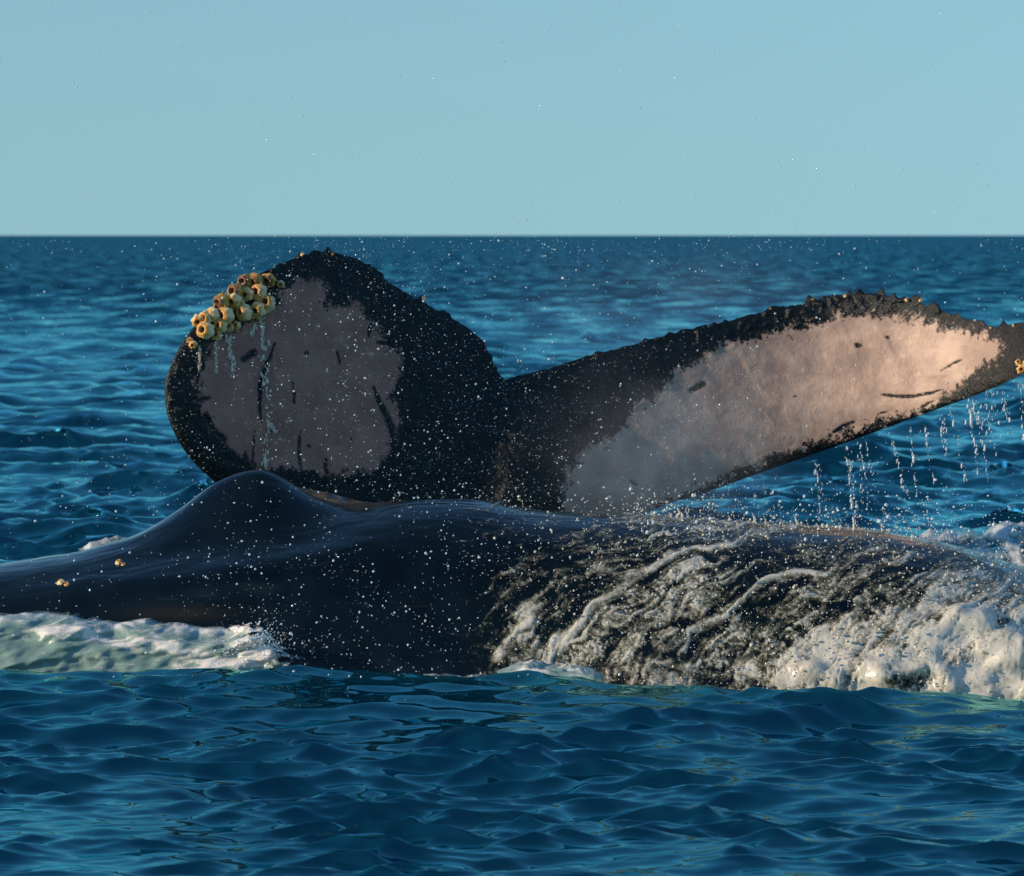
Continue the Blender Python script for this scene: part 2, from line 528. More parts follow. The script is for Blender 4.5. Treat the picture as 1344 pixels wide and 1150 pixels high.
def build_sea():
    # rings: spacing grows with distance; columns: dense ahead, coarse all round
    k = 1.0 / 9.0
    near = np.array([0.25, 1.5, 3, 5, 6.5, 8, 9.5, 10.5, 11.5, 12.2])
    inv = np.linspace(1 / 12.6, 1 / 400.0, 1080)
    far = np.geomspace(420, 60000, 60)
    R = np.concatenate([near, 1 / inv, far])
    dense = np.radians(np.linspace(-7.6, 7.6, 620))
    mid = np.radians(np.concatenate([np.linspace(7.75, 14, 40), np.linspace(14.5, 60, 60), np.linspace(63, 180, 26)]))
    A = np.concatenate([-mid[::-1][1:], dense, mid])
    nr, nc = len(R), len(A)
    RR, AA = np.meshgrid(R, A, indexing='ij')
    X = RR * np.sin(AA); Y = RR * np.cos(AA)
    dR = np.gradient(R)[:, None] * np.ones_like(RR)
    dA = np.gradient(A)[None, :] * RR
    sp = np.maximum(dA, np.minimum(dR, 0.6 * dR + 0.0))
    Z = np.zeros_like(X); DX = np.zeros_like(X); DY = np.zeros_like(X)
    wr = np.random.default_rng(5)
    N = 200
    lam = np.exp(wr.uniform(math.log(0.065), math.log(2.8), N))
    slope = 0.030 * (1 + 0.6 * np.exp(-(np.log(lam / 0.24) / 0.6) ** 2)) * np.where(lam > 0.55, (0.55 / lam) ** 0.30, 1.0) * np.where(lam < 0.12, (lam / 0.12) ** 0.6, 1.0)
    ang = wr.normal(math.radians(-83), math.radians(27), N)
    ph = wr.uniform(0, 2 * math.pi, N)
    # group the waves: slow patches of stronger and weaker chop
    gust = np.clip(0.95 + 1.7 * fbm(X / 0.9, Y / 1.5, 2.0, 3), 0.45, 2.4)
    gust = gust * np.interp(Y, [22, 40], [1.0, 1.35])
    amp_rows = R < 900
    Xs, Ys, sps, gs = X[amp_rows], Y[amp_rows], sp[amp_rows], gust[amp_rows]
    Zs = np.zeros_like(Xs); DXs = np.zeros_like(Xs); DYs = np.zeros_like(Xs)
    for i in range(N):
        kk = 2 * math.pi / lam[i]
        a = slope[i] / kk
        dx, dy = math.cos(ang[i]), math.sin(ang[i])
        fade = np.clip(lam[i] / (2.6 * sps) - 0.5, 0, 1)
        col_any = fade.max(axis=0) > 0
        if not col_any.any():
            continue
        row_any = fade.max(axis=1) > 0
        ix = np.ix_(row_any, col_any)
        phs = kk * (Xs[ix] * dx + Ys[ix] * dy) + ph[i]
        f = fade[ix] * a * gs[ix]
        if lam[i] > 0.6:
            f = f * np.interp(Ys[ix], [20, 26], [(0.6 / lam[i]) ** 0.45, 1.15])
        Zs[ix] += f * np.sin(phs)
        c = np.cos(phs) * f * 1.1
        DXs[ix] += c * dx; DYs[ix] += c * dy
    # keep the swell's crest line from being swamped by chop right at the whale
    calm = 1 - 0.30 * np.exp(-((Ys - 19.5) / 0.9) ** 2) * np.exp(-np.maximum(0, np.abs(Xs) - 3) ** 2)
    Z[amp_rows] = Zs * calm; DX[amp_rows] = DXs * calm; DY[amp_rows] = DYs * calm
    Z += swell(X, Y)
    V = np.stack([X + DX, Y + DY, Z], -1)
    pxx = 672 + X / np.maximum(Y, 1) * F
    aer = np.exp(-((Y - 19.45) / 0.42) ** 2) * np.interp(pxx, [-100, 300, 520, 760, 900, 1050, 1200, 1500], [0.3, 0.15, 0.25, 0.9, 1.0, 0.7, 0.35, 0.2])
    aer *= np.clip(0.7 + 1.2 * fbm(X * 2.0, Y * 3.0, 0.3, 3), 0, 1)
    q = grid_quads(nr, nc, flip=False)
    # close the ring at the back
    r = np.arange(nr - 1)
    seam = np.stack([r * nc + nc - 1, r * nc, (r + 1) * nc, (r + 1) * nc + nc - 1], -1)
    q = np.vstack([q, seam])
    me = mesh_from('sea', V, q, {'aerated': aer})
    return link('sea', me, M_SEA, kind='structure', label='dark blue choppy sea reaching to a flat horizon', category='sea')


build_sea()

# ------------------------------------------------------------------ near whale: back with hump
YB, ZC = 21.0, -0.35
MAIN = [(-1000, 1000), (-500, 835), (-200, 765), (0, 741), (60, 731), (130, 721), (180, 715), (240, 707), (300, 698), (360, 690),
        (420, 677), (470, 664), (540, 655), (590, 653), (640, 657), (700, 668), (780, 674), (860, 678), (930, 683), (1050, 690),
        (1150, 697), (1250, 716), (1344, 745), (1500, 800), (1800, 900), (2150, 1020)]
HUMP = [(60, 733), (130, 716), (180, 700), (230, 671), (270, 642), (300, 626), (330, 618), (350, 619), (375, 630), (400, 645),
        (430, 657), (470, 663.5), (520, 657), (540, 655)]
HUMP2 = [(60, 733), (130, 717), (180, 702), (230, 674), (270, 646), (300, 630), (330, 621), (350, 619), (380, 624), (420, 632), (460, 643), (500, 653), (530, 656.5), (545, 656)]


def zpx(py, Y):
    return P(672, py, Y)[..., 2]


def body_surface(px, th):
    """px: position along the body, th: angle round it (0 front at sea level, 90 deg top)"""
    zt = zpx(smooth_interp(px, MAIN), YB)
    X = (px - 672) / F * YB
    w = np.interp(px, [-1000, -500, 0, 350, 700, 1150, 1500, 2150], [0.35, 0.65, 0.86, 0.95, 1.05, 1.1, 1.05, 0.5])
    c, s = np.cos(th), np.sin(th)
    Y = YB - w * np.sign(c) * np.abs(c) ** 0.9
    Z = ZC + (zt - ZC) * np.sign(s) * np.abs(s) ** 0.92
    # dorsal hump: near ridge with a hollow behind it and a second, farther ridge
    inr = (px > 60) & (px < 545) & (s > 0)
    h1 = np.where(inr, zpx(smooth_interp(px, HUMP), YB) - zt, 0).clip(0)
    h2 = np.where(inr, zpx(smooth_interp(px, HUMP2), YB + 0.34) - zt, 0).clip(0)
    d = Y - YB
    g1 = np.exp(-(np.where(d < 0, d / 0.30, d / 0.16)) ** 2)
    g2 = np.exp(-(np.where(d < 0.34, (d - 0.34) / 0.14, (d - 0.34) / 0.35)) ** 2)
    Z = Z + np.maximum(h1 * g1, h2 * g2 * 0.98)
    # soft shelf below the hump, folds running along the flank
    u = (px - 300) / 170.0
    shelf = np.exp(-u ** 2) * np.exp(-((th - 0.95) / 0.16) ** 2)
    Y = Y - 0.10 * shelf; Z = Z + 0.02 * shelf
    fold = np.exp(-((px - 470) / 140.0) ** 2) * np.exp(-((th - 0.72) / 0.14) ** 2)
    Y = Y + 0.015 * fold
    n = fbm(px / 160.0, th * 2.2, 1.3, 3)
    Y = Y - 0.045 * n * np.cos(th) ; Z = Z + 0.02 * n * np.clip(s, 0, 1) * np.exp(-((th - 1.57) / 0.5) ** 2) * 0.4
    return np.stack([X, Y, Z], -1)


def build_near_whale():
    px = np.concatenate([np.linspace(-1000, -60, 40, endpoint=False), np.linspace(-60, 1420, 640, endpoint=False), np.linspace(1420, 2150, 30)])
    th = np.radians(np.concatenate([np.linspace(-60, 20, 40, endpoint=False), np.linspace(20, 125, 190, endpoint=False), np.linspace(125, 240, 40)]))
    PX, TH = np.meshgrid(px, th, indexing='ij')
    V = body_surface(PX, TH)
    ix, iy = pix(V[..., 0], V[..., 1], V[..., 2])
    br = np.exp(-((PX - 430) / 60) ** 2) * ((V[..., 1] > YB + 0.10) & (V[..., 1] < YB + 0.6)) * 0.9
    n = fbm(PX / 14, TH * 30, 0.5, 3)
    br = br * np.clip(0.55 + n * 2.0, 0, 1)
    br2 = np.exp(-((ix - 235) / 70) ** 2 - ((iy - 805) / 9) ** 2) * 0.35
    br = np.clip(br + 0.3 * br2 * (V[..., 1] < YB), 0, 1)
    me = mesh_from('body', V, grid_quads(len(px), len(th), flip=True), {'brown': br})
    root = empty('humpback_whale', (0, YB, 0), label='wet black whale back with a rounded hump, rolling through foam in front', category='whale', group='humpback whales')
    o = link('body', me, M_SKIN, root)
    o.matrix_parent_inverse = Matrix.Translation((0, -YB, 0))
    return root, o


whale_near, near_body = build_near_whale()

# ------------------------------------------------------------------ far whale: raised tail flukes
TL = [(300, 388), (322, 372), (345, 357), (375, 345), (400, 336), (430, 332), (460, 337), (490, 354), (520, 377), (560, 401),
      (590, 416), (620, 436), (640, 460), (650, 481), (662, 499)]
BL = [(300, 388), (278, 405), (256, 427), (236, 455), (220, 490), (216, 520), (223, 555), (241, 590), (263, 616), (292, 640), (345, 680),
      (430, 722), (530, 755), (625, 772)]
TR = [(662, 499), (690, 492), (735, 480), (770, 468), (810, 458), (850, 448), (920, 430), (980, 415), (1040, 402), (1100, 389),
      (1150, 386), (1200, 396), (1235, 409), (1270, 421), (1310, 428), (1344, 424), (1368, 430), (1384, 446)]
BR = [(625, 772), (700, 756), (780, 713), (860, 668), (930, 645), (1000, 620), (1100, 585), (1200, 548), (1290, 515), (1344, 490),
      (1374, 468), (1384, 446)]


def fl_depth(px, py):
    l = np.clip((640 - px) / 430.0, 0, 1.2)
    r = np.clip((px - 690) / 690.0, 0, 1.2)
    Y = 23.35 - 0.62 * l ** 1.35 + 1.0 * r - 1.6 * r ** 4.0
    Y = Y + 0.10 * np.clip((560 - py) / 230.0, -1, 1)
    return Y


def fl_grid(nu_l=300, nu_r=380, nv=190):
    sl = np.linspace(0, 1, nu_l) ** 1.15
    sr = 1 - (np.linspace(1, 0, nu_r)) ** 1.1
    T = np.vstack([catmull(TL, sl), catmull(TR, sr)[1:]])
    B = np.vstack([catmull(BL, sl), catmull(BR, sr)[1:]])
    u = np.concatenate([-1 + sl, sr[1:]])
    # ragged trailing edge: knobs and barnacle scabs standing out of the rim
    L = np.concatenate([[0], np.cumsum(np.linalg.norm(np.diff(T, axis=0), axis=1))])
    tg = np.gradient(T, axis=0); tg /= np.linalg.norm(tg, axis=1)[:, None] + 1e-9
    nrm = np.stack([tg[:, 1], -tg[:, 0]], -1)
    k1 = np.maximum(0, perlin(L / 11.0, 3.3)) * 15 + np.maximum(0, perlin(L / 24.0, 9.3)) * 9 + fbm(L / 60., 1.1, 0, 2) * 6
    px0 = T[:, 0]
    amp = np.interp(px0, [300, 350, 380, 420, 520, 640, 665, 700, 900, 1020, 1120, 1260, 1344], [0, 0, 0.6, 1, 0.85, 0.4, 0.2, 0.25, 0.4, 0.75, 0.9, 1.0, 0.9])
    amp = amp * np.clip(np.arange(len(u)) / 60.0, 0, 1)
    return T, B, u, nrm * (k1 * amp)[:, None]


def pale_attr(px, py):
    zl = [(500, 190), (560, 150), (600, 140), (640, 185), (655, 250), (710, 240), (760, 240), (800, 290), (830, 330), (870, 400), (905, 440),
          (900, 500), (880, 560), (900, 620), (890, 680), (860, 760), (820, 820), (760, 840), (680, 845), (600, 832), (520, 822), (440, 822),
          (380, 800), (320, 760), (280, 720), (215, 640), (190, 580), (185, 520), (200, 450), (220, 400), (240, 370), (300, 335), (400, 285), (470, 220)]
    zr = [(190, 570), (200, 500), (240, 440), (330, 400), (360, 345), (430, 300), (470, 250), (560, 195), (650, 160), (760, 135), (880, 108),
          (970, 100), (1080, 115), (1170, 140), (1250, 155), (1290, 178), (1265, 215), (1220, 250), (1180, 285), (1120, 320), (1080, 345),
          (1000, 368), (920, 388), (850, 412), (760, 442), (700, 468), (600, 505), (500, 550), (430, 580), (400, 640), (200, 640)]
    s = 0.372
    L = [(190 + x * s, 310 + y * s) for x, y in zl]
    s = 0.5238
    R = [(640 + x * s, 360 + y * s) for x, y in zr]
    return np.maximum(poly_sdf(px, py, L), poly_sdf(px, py, R))


def scar_attr(px, py):
    a = lambda pts, s, ox, oy: [(ox + x * s, oy + y * s) for x, y in pts]
    Lq = lambda pts: a(pts, 0.372, 190, 310)
    Rq = lambda pts: a(pts, 0.5238, 640, 360)
    lines = [
        (Lq([(458, 380), (445, 420), (428, 455), (410, 520), (405, 600), (412, 655)]), 3.2), (Lq([(350, 435), (385, 410)]), 5.0),
        (Lq([(678, 408), (688, 447)]), 2.0), (Lq([(520, 515), (528, 560), (526, 590)]), 1.7), (Lq([(548, 690), (543, 760), (552, 830)]), 2.2),
        (Lq([(808, 535), (830, 590), (855, 640), (875, 700), (872, 800)]), 4.2), (Lq([(386, 690), (380, 800)]), 1.4), (Lq([(170, 576), (232, 572)]), 3.0),
        (Lq([(570, 410), (572, 414)]), 2.4), (Lq([(577, 740), (580, 744)]), 2.6), (Lq([(640, 780), (636, 830)]), 2.2), (Lq([(728, 715), (730, 718)]), 1.8),
        (Lq([(210, 630), (250, 690), (285, 715)]), 4.0), (Lq([(430, 680), (465, 690)]), 2.6), (Lq([(800, 310), (790, 350)]), 2.6), (Lq([(870, 380), (820, 375)]), 2.6),
        (Rq([(992, 302), (1050, 307), (1100, 300), (1135, 290)]), 2.2), (Rq([(1138, 240), (1186, 214)]), 1.5), (Rq([(922, 176), (936, 180)]), 3.2),
        (Rq([(512, 290), (540, 276)]), 4.2), (Rq([(870, 395), (915, 370)]), 3.5), (Rq([(1000, 158), (1004, 160)]), 1.6), (Rq([(985, 348), (1000, 345)]), 1.5),
        (Rq([(355, 515), (375, 530)]), 1.4), (Rq([(1110, 320), (1085, 335)]), 2.0), (Rq([(770, 305), (772, 306)]), 1.0),
    ]
    m = np.zeros(px.shape)
    wob = 2.4 * fbm(px / 6, py / 6, 0.2, 3)
    for pts, w in lines:
        c = catmull(pts, 9)
        for i in range(8):
            wi = w * (0.35 + 0.75 * math.sin(math.pi * (i + 0.8) / 8.6)) if w < 4.1 or len(pts) > 2 else w
            m = np.maximum(m, 1 - sstep(wi * 0.55, wi * 1.35, line_dist(px, py, c[i:i + 2]) + wob))
    return m


def build_far_whale():
    T, B, u, knob = fl_grid()
    nv = 190
    vf = np.linspace(0, 1, nv)
    vb = np.linspace(1, 0, 56)[1:-1]
    nu = len(u)

    def section(v):
        px = T[:, None, 0] * (1 - v) + B[:, None, 0] * v
        py = T[:, None, 1] * (1 - v) + B[:, None, 1] * v
        return px + knob[:, 0:1] * (1 - v) ** 9, py + knob[:, 1:2] * (1 - v) ** 9

    def half(v, px, py):
        chord = np.linalg.norm(T - B, axis=1)[:, None] / 260.0
        c = 1 - v[None, :]
        prof = 5 * (0.2969 * np.sqrt(c) - 0.126 * c - 0.3516 * c ** 2 + 0.2843 * c ** 3 - 0.1036 * c ** 4)
        h = prof * chord * 0.085 + 0.006 * np.sqrt(np.clip(v[None, :] * 8, 0, 1)) * (1 - v[None, :] ** 8)
        core = np.exp(-((px - 640) / 85.0) ** 2) * sstep(470, 760, py) * 0.06
        return (h + core * np.clip(v[None, :] * 3, 0, 1) * (1 - v[None, :] ** 20)) * np.clip(np.abs(np.concatenate([u[u < 0] + 1, 1 - u[u >= 0]]))[:, None] * 9, 0, 1) ** 0.5

    px, py = section(vf)
    h = half(vf, px, py)
    pal = pale_attr(px, py)
    sc = scar_attr(px, py)
    rough = np.clip(1 - sstep(-4, 10, pal), 0, 1)
    edge = np.exp(-vf[None, :] / 0.06)
    ra, rb = px * 0.81 + py * 0.59 + 9 * fbm(px / 40, py / 40, 1.7, 2), py * 0.81 - px * 0.59 + 9 * fbm(px / 37, py / 43, 6.7, 2)
    rel = 0.007 * fbm(ra / 16, rb / 16, 0.4, 4) * (0.12 + rough) + 0.006 * fbm(ra / 60, rb / 30, 2.4, 2)
    rel += 0.020 * np.maximum(0, perlin(ra / 9, rb / 9, 5.0)) * rough * (0.25 + edge)
    # loose skin folds near the far tip and low ripples across the pale patch
    rel += 0.005 * np.maximum(0, perlin(ra / 26, rb / 13, 8.0) - 0.25) * (px > 760) * (1 - rough)
    rel -= 0.006 * sc
    inn = np.clip(vf * 40, 0, 1)[None, :] * np.clip((1 - vf) * 25, 0, 1)[None, :]
    pf = P(px, py, fl_depth(px, py) - h - rel * inn)
    pxb, pyb = section(vb)
    hb = half(vb, pxb, pyb)
    pb = P(pxb, pyb, fl_depth(pxb, pyb) + hb)
    V = np.concatenate([pf, pb], 1)
    nc = V.shape[1]
    palb = np.full(pxb.shape, -60.0)
    PA = np.concatenate([pal, palb], 1)
    SCR = np.concatenate([sc, np.zeros(pxb.shape)], 1)
    q = grid_quads(nu, nc, wrap=True)
    verts = [V.reshape(-1, 3)]; quads = [q]; pa = [PA.ravel()]; sa = [SCR.ravel()]
    # tail stock running down and away under the water
    n0 = V.shape[0] * nc
    ring = 40
    path = [P(628, 640, 23.42), P(624, 700, 23.5), P(620, 760, 23.7), P(612, 840, 24.3), P(600, 930, 25.4), P(590, 1010, 26.8), P(580, 1080, 28.5)]
    rad = [(0.12, 0.10), (0.30, 0.2), (0.36, 0.3), (0.5, 0.5), (0.75, 0.8), (0.95, 1.0), (0.9, 0.9)]
    pc = catmull(path, 40); rc = catmull(rad, 40)
    a = np.linspace(0, 2 * np.pi, ring, endpoint=False)
    tg = np.gradient(pc, axis=0); tg /= np.linalg.norm(tg, axis=1)[:, None]
    ex = np.array([1.0, 0, 0])
    ey = np.cross(tg, ex); ey /= np.linalg.norm(ey, axis=1)[:, None]
    tube = pc[:, None] + rc[:, None, 0:1] * np.cos(a)[None, :, None] * ex + rc[:, None, 1:2] * np.sin(a)[None, :, None] * ey[:, None]
    verts.append(tube.reshape(-1, 3)); quads.append(grid_quads(40, ring, wrap=True) + n0)
    pa.append(np.full(40 * ring, -60.0)); sa.append(np.zeros(40 * ring))
    me = mesh_from('tail_fluke', np.vstack(verts), np.vstack(quads), {'pale': np.concatenate(pa), 'scar': np.concatenate(sa), 'shade_side': 1 - sstep(560, 900, pix(*np.vstack(verts).T)[0])})
    base = P(640, 830, 23.4)
    root = empty('humpback_whale', tuple(base), label='raised black tail flukes with pale pinkish undersides and yellow barnacles on the rim', category='whale', group='humpback whales')
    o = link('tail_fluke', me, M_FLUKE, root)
    o.matrix_parent_inverse = Matrix.Translation(-Vector(base))
    return root, o


whale_far, fluke = build_far_whale()


# ------------------------------------------------------------------ barnacles
def barnacle_meshes(mat, seed, name='barnacle'):
    r = random.Random(seed)
    seg = 24
    prof = [(1.00, -0.25), (1.04, 0.10), (1.0, 0.38), (0.86, 0.68), (0.66, 0.88), (0.50, 0.94), (0.40, 0.88), (0.36, 0.60), (0.34, 0.50)]
    lob = [1 + 0.10 * math.cos(6 * 2 * math.pi * i / seg + r.random()) * 0.8 + r.uniform(-0.05, 0.05) for i in range(seg)]
    V = []
    for k, (rr, zz) in enumerate(prof):
        for i in range(seg):
            a = 2 * math.pi * i / seg
            f = 1 + (lob[i] - 1) * (1.0 if k < 5 else 0.5)
            V.append((rr * f * math.cos(a) * 0.04, rr * f * math.sin(a) * 0.04, (zz + (r.uniform(-.05, .05) if 2 < k < 6 else 0)) * 0.04))
    me = mesh_from(name, np.array(V), grid_quads(len(prof), seg, wrap=True))
    me.materials.append(mat)
    # the plug inside the shell: a shallow dark cone with a slit
    V2, Fq = [], []
    for k, (rr, zz) in enumerate([(0.38, 0.62), (0.30, 0.56), (0.16, 0.50), (0.03, 0.40)]):
        for i in range(12):
            a = 2 * math.pi * i / 12
            V2.append((rr * math.cos(a) * 0.04, rr * math.sin(a) * (1 if k < 2 else 0.6) * 0.04, zz * 0.04))
    m2 = mesh_from('opening', np.array(V2), grid_quads(4, 12, wrap=True))
    m2.materials.append(M_HOLE)
    return me, m2


SHELLS = [barnacle_meshes(M_SHELL, s) for s in (1, 2, 3)]
BROWNS = [barnacle_meshes(M_SHELL_B, s) for s in (4, 5)]


def put_barnacle(root, loc, nrm, size, brown=False, tilt=0.25):
    ms, mo = random.choice(BROWNS if brown else SHELLS)
    n = Vector(nrm).normalized()
    n = (n + Vector((random.uniform(-tilt, tilt), random.uniform(-tilt, tilt), random.uniform(-tilt, tilt)))).normalized()
    o = bpy.data.objects.new('barnacle', ms)
    COL.objects.link(o)
    o.parent = root
    rot = n.to_track_quat('Z', 'Y').to_matrix().to_4x4() @ Matrix.Rotation(random.uniform(0, 6.28), 4, 'Z')
    k = size / 0.04
    M = Matrix.Translation(Vector(loc) - root.location) @ rot @ Matrix.Diagonal((k * random.uniform(0.92, 1.1), k, k * random.uniform(0.95, 1.25), 1))
    o.matrix_local = M
    h = bpy.data.objects.new('opening', mo)
    COL.objects.link(h)
    h.parent = o
    return o


def fluke_front(px, py):
    """point on the near face of the fluke seen at px, py (ray cast on the built mesh)"""
    d = Vector(P(px, py, 10.0)) - Vector(cam.location)
    d.normalize()
    mi = fluke.matrix_world.inverted() if False else Matrix.Identity(4)
    ok, loc, nr, _ = fluke.ray_cast(Vector(cam.location), d)
    return (loc, nr) if ok else (Vector(P(px, py, float(fl_depth(px, py)))), Vector((0, -1, 0)))


BAR = [(255, 640, 60, 0), (330, 612, 60, 0), (338, 745, 78, 0), (412, 578, 66, 0), (505, 445, 72, 1), (548, 590, 78, 0), (482, 702, 64, 0),
       (438, 800, 46, 0), (565, 712, 44, 0), (645, 690, 42, 0), (632, 425, 66, 0), (640, 345, 72, 1), (758, 368, 62, 0), (735, 560, 72, 0),
       (800, 585, 42, 0), (882, 340, 82, 0), (872, 535, 74, 0), (965, 470, 78, 0), (745, 235, 66, 1), (852, 228, 72, 1), (978, 225, 66, 1),
       (690, 470, 40, 0), (800, 300, 40, 1), (930, 500, 45, 0), (195, 890, 38, 0), (160, 845, 26, 0), (590, 500, 36, 1), (440, 505, 36, 1),
       (1100, 262, 36, 0), (700, 300, 36, 1), (900, 280, 40, 1)]
bpy.context.view_layer.update()
for zx, zy, zr, br in BAR:
    px, py, r = 230 + zx * 0.12649, 340 + zy * 0.12649, zr * 0.145
    loc, nr = fluke_front(px, py)
    size = r / F * loc.y * 1.0
    n = Vector((-0.42, -0.85, 0.05)) + nr * 0.1
    put_barnacle(whale_far, loc + n.normalized() * size * 0.45, n, size, bool(br), 0.42)
for px, py, r in [(1337, 476, 4.5), (1341, 485, 6), (1348, 478, 6)]:
    loc, nr = fluke_front(px, py)
    put_barnacle(whale_far, loc, Vector((-0.3, -0.8, 0.2)), r / F * loc.y)
# small scabs of barnacles along both ragged trailing edges
Tk, Bk, uk, kk_ = fl_grid()
for px in [398, 437, 552, 1012, 1068, 1110, 1190, 1206, 1300, 1331]:
    i = int(np.argmin(np.abs(Tk[:, 0] - px)))
    x, y = Tk[i] + kk_[i]
    loc = Vector(P(x, y + 2.5, float(fl_depth(x, y)) - 0.015))
    put_barnacle(whale_far, loc, Vector((random.uniform(-.5, .2), -0.5, 0.8)), random.uniform(0.006, 0.011), random.random() < 0.35)
for px, py, r in [(80, 765, 7), (88, 767, 5), (156, 739, 6), (162, 741, 4)]:
    d = (Vector(P(px, py, 10.0)) - cam.location).normalized()
    ok, loc, nr, _ = near_body.ray_cast(cam.location - Vector((0, YB, 0)) + Vector((0, YB, 0)), d)
    if ok:
        put_barnacle(whale_near, loc - nr * 0.004, nr, 0.8 * r / F * loc.y, False, 0.5)


# ------------------------------------------------------------------ foam and wash on the near whale
def flow_coords(ix, iy):
    """across / along coordinates of the water running off the whale: level along the top, steep low on the flank"""
    yy = np.linspace(600, 1000, 400)
    ang = np.radians(np.interp(yy, [640, 690, 740, 800, 870, 1000], [5, 9, 22, 42, 58, 62]))
    C = np.concatenate([[0], np.cumsum(1 / np.tan(ang[:-1]) * np.diff(yy))])
    return ix + np.interp(iy, yy, C) - np.interp(800, yy, C), iy


def foam_density(ix, iy):
    pts = np.array([
        (620, 700, 0.0), (620, 780, 0.0), (600, 840, 0.05), (640, 880, 0.40), (720, 700, 0.10), (720, 760, 0.22), (720, 820, 0.44), (690, 860, 0.52), (760, 880, 0.50),
        (800, 680, 0.22), (800, 740, 0.42), (830, 790, 0.50), (800, 840, 0.48), (880, 700, 0.42), (900, 750, 0.46), (900, 820, 0.36), (900, 880, 0.44),
        (1000, 690, 0.48), (1000, 740, 0.34), (1000, 790, 0.30), (980, 850, 0.46), (1000, 900, 0.62), (1100, 690, 0.46), (1100, 740, 0.30), (1100, 790, 0.36), (1080, 830, 0.56),
        (1080, 890, 0.84), (1150, 720, 0.40), (1170, 770, 0.34), (1180, 820, 0.66), (1180, 880, 0.84), (1250, 730, 0.28), (1260, 770, 0.50), (1270, 820, 0.84), (1270, 890, 0.86),
        (1344, 760, 0.30), (1344, 800, 0.72), (1344, 880, 0.90), (1420, 780, 0.4), (1420, 880, 0.9), (560, 860, 0.02), (500, 800, 0.0)])
    num = np.zeros(ix.shape); den = np.zeros(ix.shape)
    for x, y, d in pts:
        w = 1.0 / (((ix - x) / 1.2) ** 2 + (iy - y) ** 2 + 300.0) ** 1.6
        num += w * d; den += w
    return num / den


ROPES = [([(838, 752), (815, 772), (782, 800), (768, 820), (745, 842), (715, 868)], 9), ([(700, 812), (685, 825), (668, 848), (655, 866)], 8),
         ([(1000, 705), (960, 714), (920, 722), (880, 736), (850, 748)], 6), ([(735, 838), (712, 858), (700, 872)], 7), ([(745, 850), (770, 838), (800, 800)], 4),
         ([(1340, 765), (1290, 775), (1240, 790), (1190, 808), (1140, 832), (1090, 850), (1050, 880)], 16), ([(1250, 800), (1290, 830), (1330, 850)], 14),
         ([(960, 800), (985, 780), (1010, 765), (1050, 752), (1090, 748)], 5), ([(890, 860), (905, 830), (930, 815), (960, 805)], 6)]


def build_wash():
    px = np.linspace(560, 1440, 640)
    th = np.radians(np.linspace(12, 112, 300))
    PX, TH = np.meshgrid(px, th, indexing='ij')
    V = body_surface(PX, TH)
    N = grid_normals(V)
    if N[300, 150, 1] > 0:
        N = -N
    ix, iy = pix(V[..., 0], V[..., 1], V[..., 2])
    top = sstep(96, 112, np.degrees(TH))
    D = foam_density(ix, iy)
    wx = 26 * fbm(ix / 70, iy / 55, 0.3, 3); wy = 20 * fbm(ix / 60, iy / 60, 7.3, 3)
    b, a = flow_coords(ix + wx, iy + wy)
    steep = sstep(700, 860, iy)
    r1 = ridged(b / 75.0, a / 95.0, 0.0, 4)
    r2 = ridged(ix / 44.0 + wx / 30, iy / 26.0 + wy / 30, 4.0, 4)
    f1 = fbm(b / 30.0, a / 80.0, 2.0, 4)
    f2 = fbm(ix / 17, iy / 15, 9.0, 3)
    bill = np.abs(fbm(ix / 60.0 + wx / 40, iy / 45.0 + wy / 40, 5.0, 4))
    lace = (0.55 * r1 + 0.45 * r2 - 0.62) * 1.5 + 0.5 * f1
    f3 = fbm(b / 8.0, a / 55.0, 6.0, 3); f4 = ridged(b / 24.0 + 3 * f2, a / 40.0, 13.0, 3) - 0.6
    A = D + lace * (0.9 - 0.45 * D) + 0.20 * f2 + 0.40 * f3 + 0.5 * f4 - 0.02
    for pts, w in ROPES:
        d = line_dist(ix + wx * 0.7, iy + wy * 0.7, pts)
        A = np.maximum(A, (0.72 + 0.5 * f1 + 0.4 * f2 + 0.4 * f3) * (1 - sstep(w * 0.1, w * 1.9, d + w * 0.9 * f2)))
    A = A * sstep(575, 660, ix + 0.6 * (iy - 860) * 0 + 40 * f1 + (iy - 860) * -0.12) * (1 - top)
    big = sstep(0.5, 0.95, D)
    Ac = np.clip(A + 0.15 * big, 0, 1.2)
    lump = np.maximum(0, fbm(ix / 75, iy / 50, 11.0, 2) + 0.25)
    off = 0.004 + 0.008 * sstep(0.35, 1.0, Ac) + big * (0.03 + 0.11 * lump + 0.02 * bill) * sstep(0.25, 0.7, D + 0.15 * f1)
    off += 0.003 * fbm(ix / 12, iy / 10, 3.0, 3) * sstep(0.3, 0.7, Ac)
    W = V + N * off[..., None]
    q = grid_quads(len(px), len(th), flip=True)
    keep = Ac.reshape(-1)[q].max(1) > 0.16
    q = q[keep]
    used = np.unique(q)
    remap = np.full(Ac.size, -1); remap[used] = np.arange(len(used))
    me = mesh_from('foam_wash', W.reshape(-1, 3)[used], remap[q], {'foam': Ac.ravel()[used]})
    link('foam_wash', me, M_FOAM, kind='stuff', label='cream foam streaming in lacy ropes over the whale back', category='foam')


build_wash()


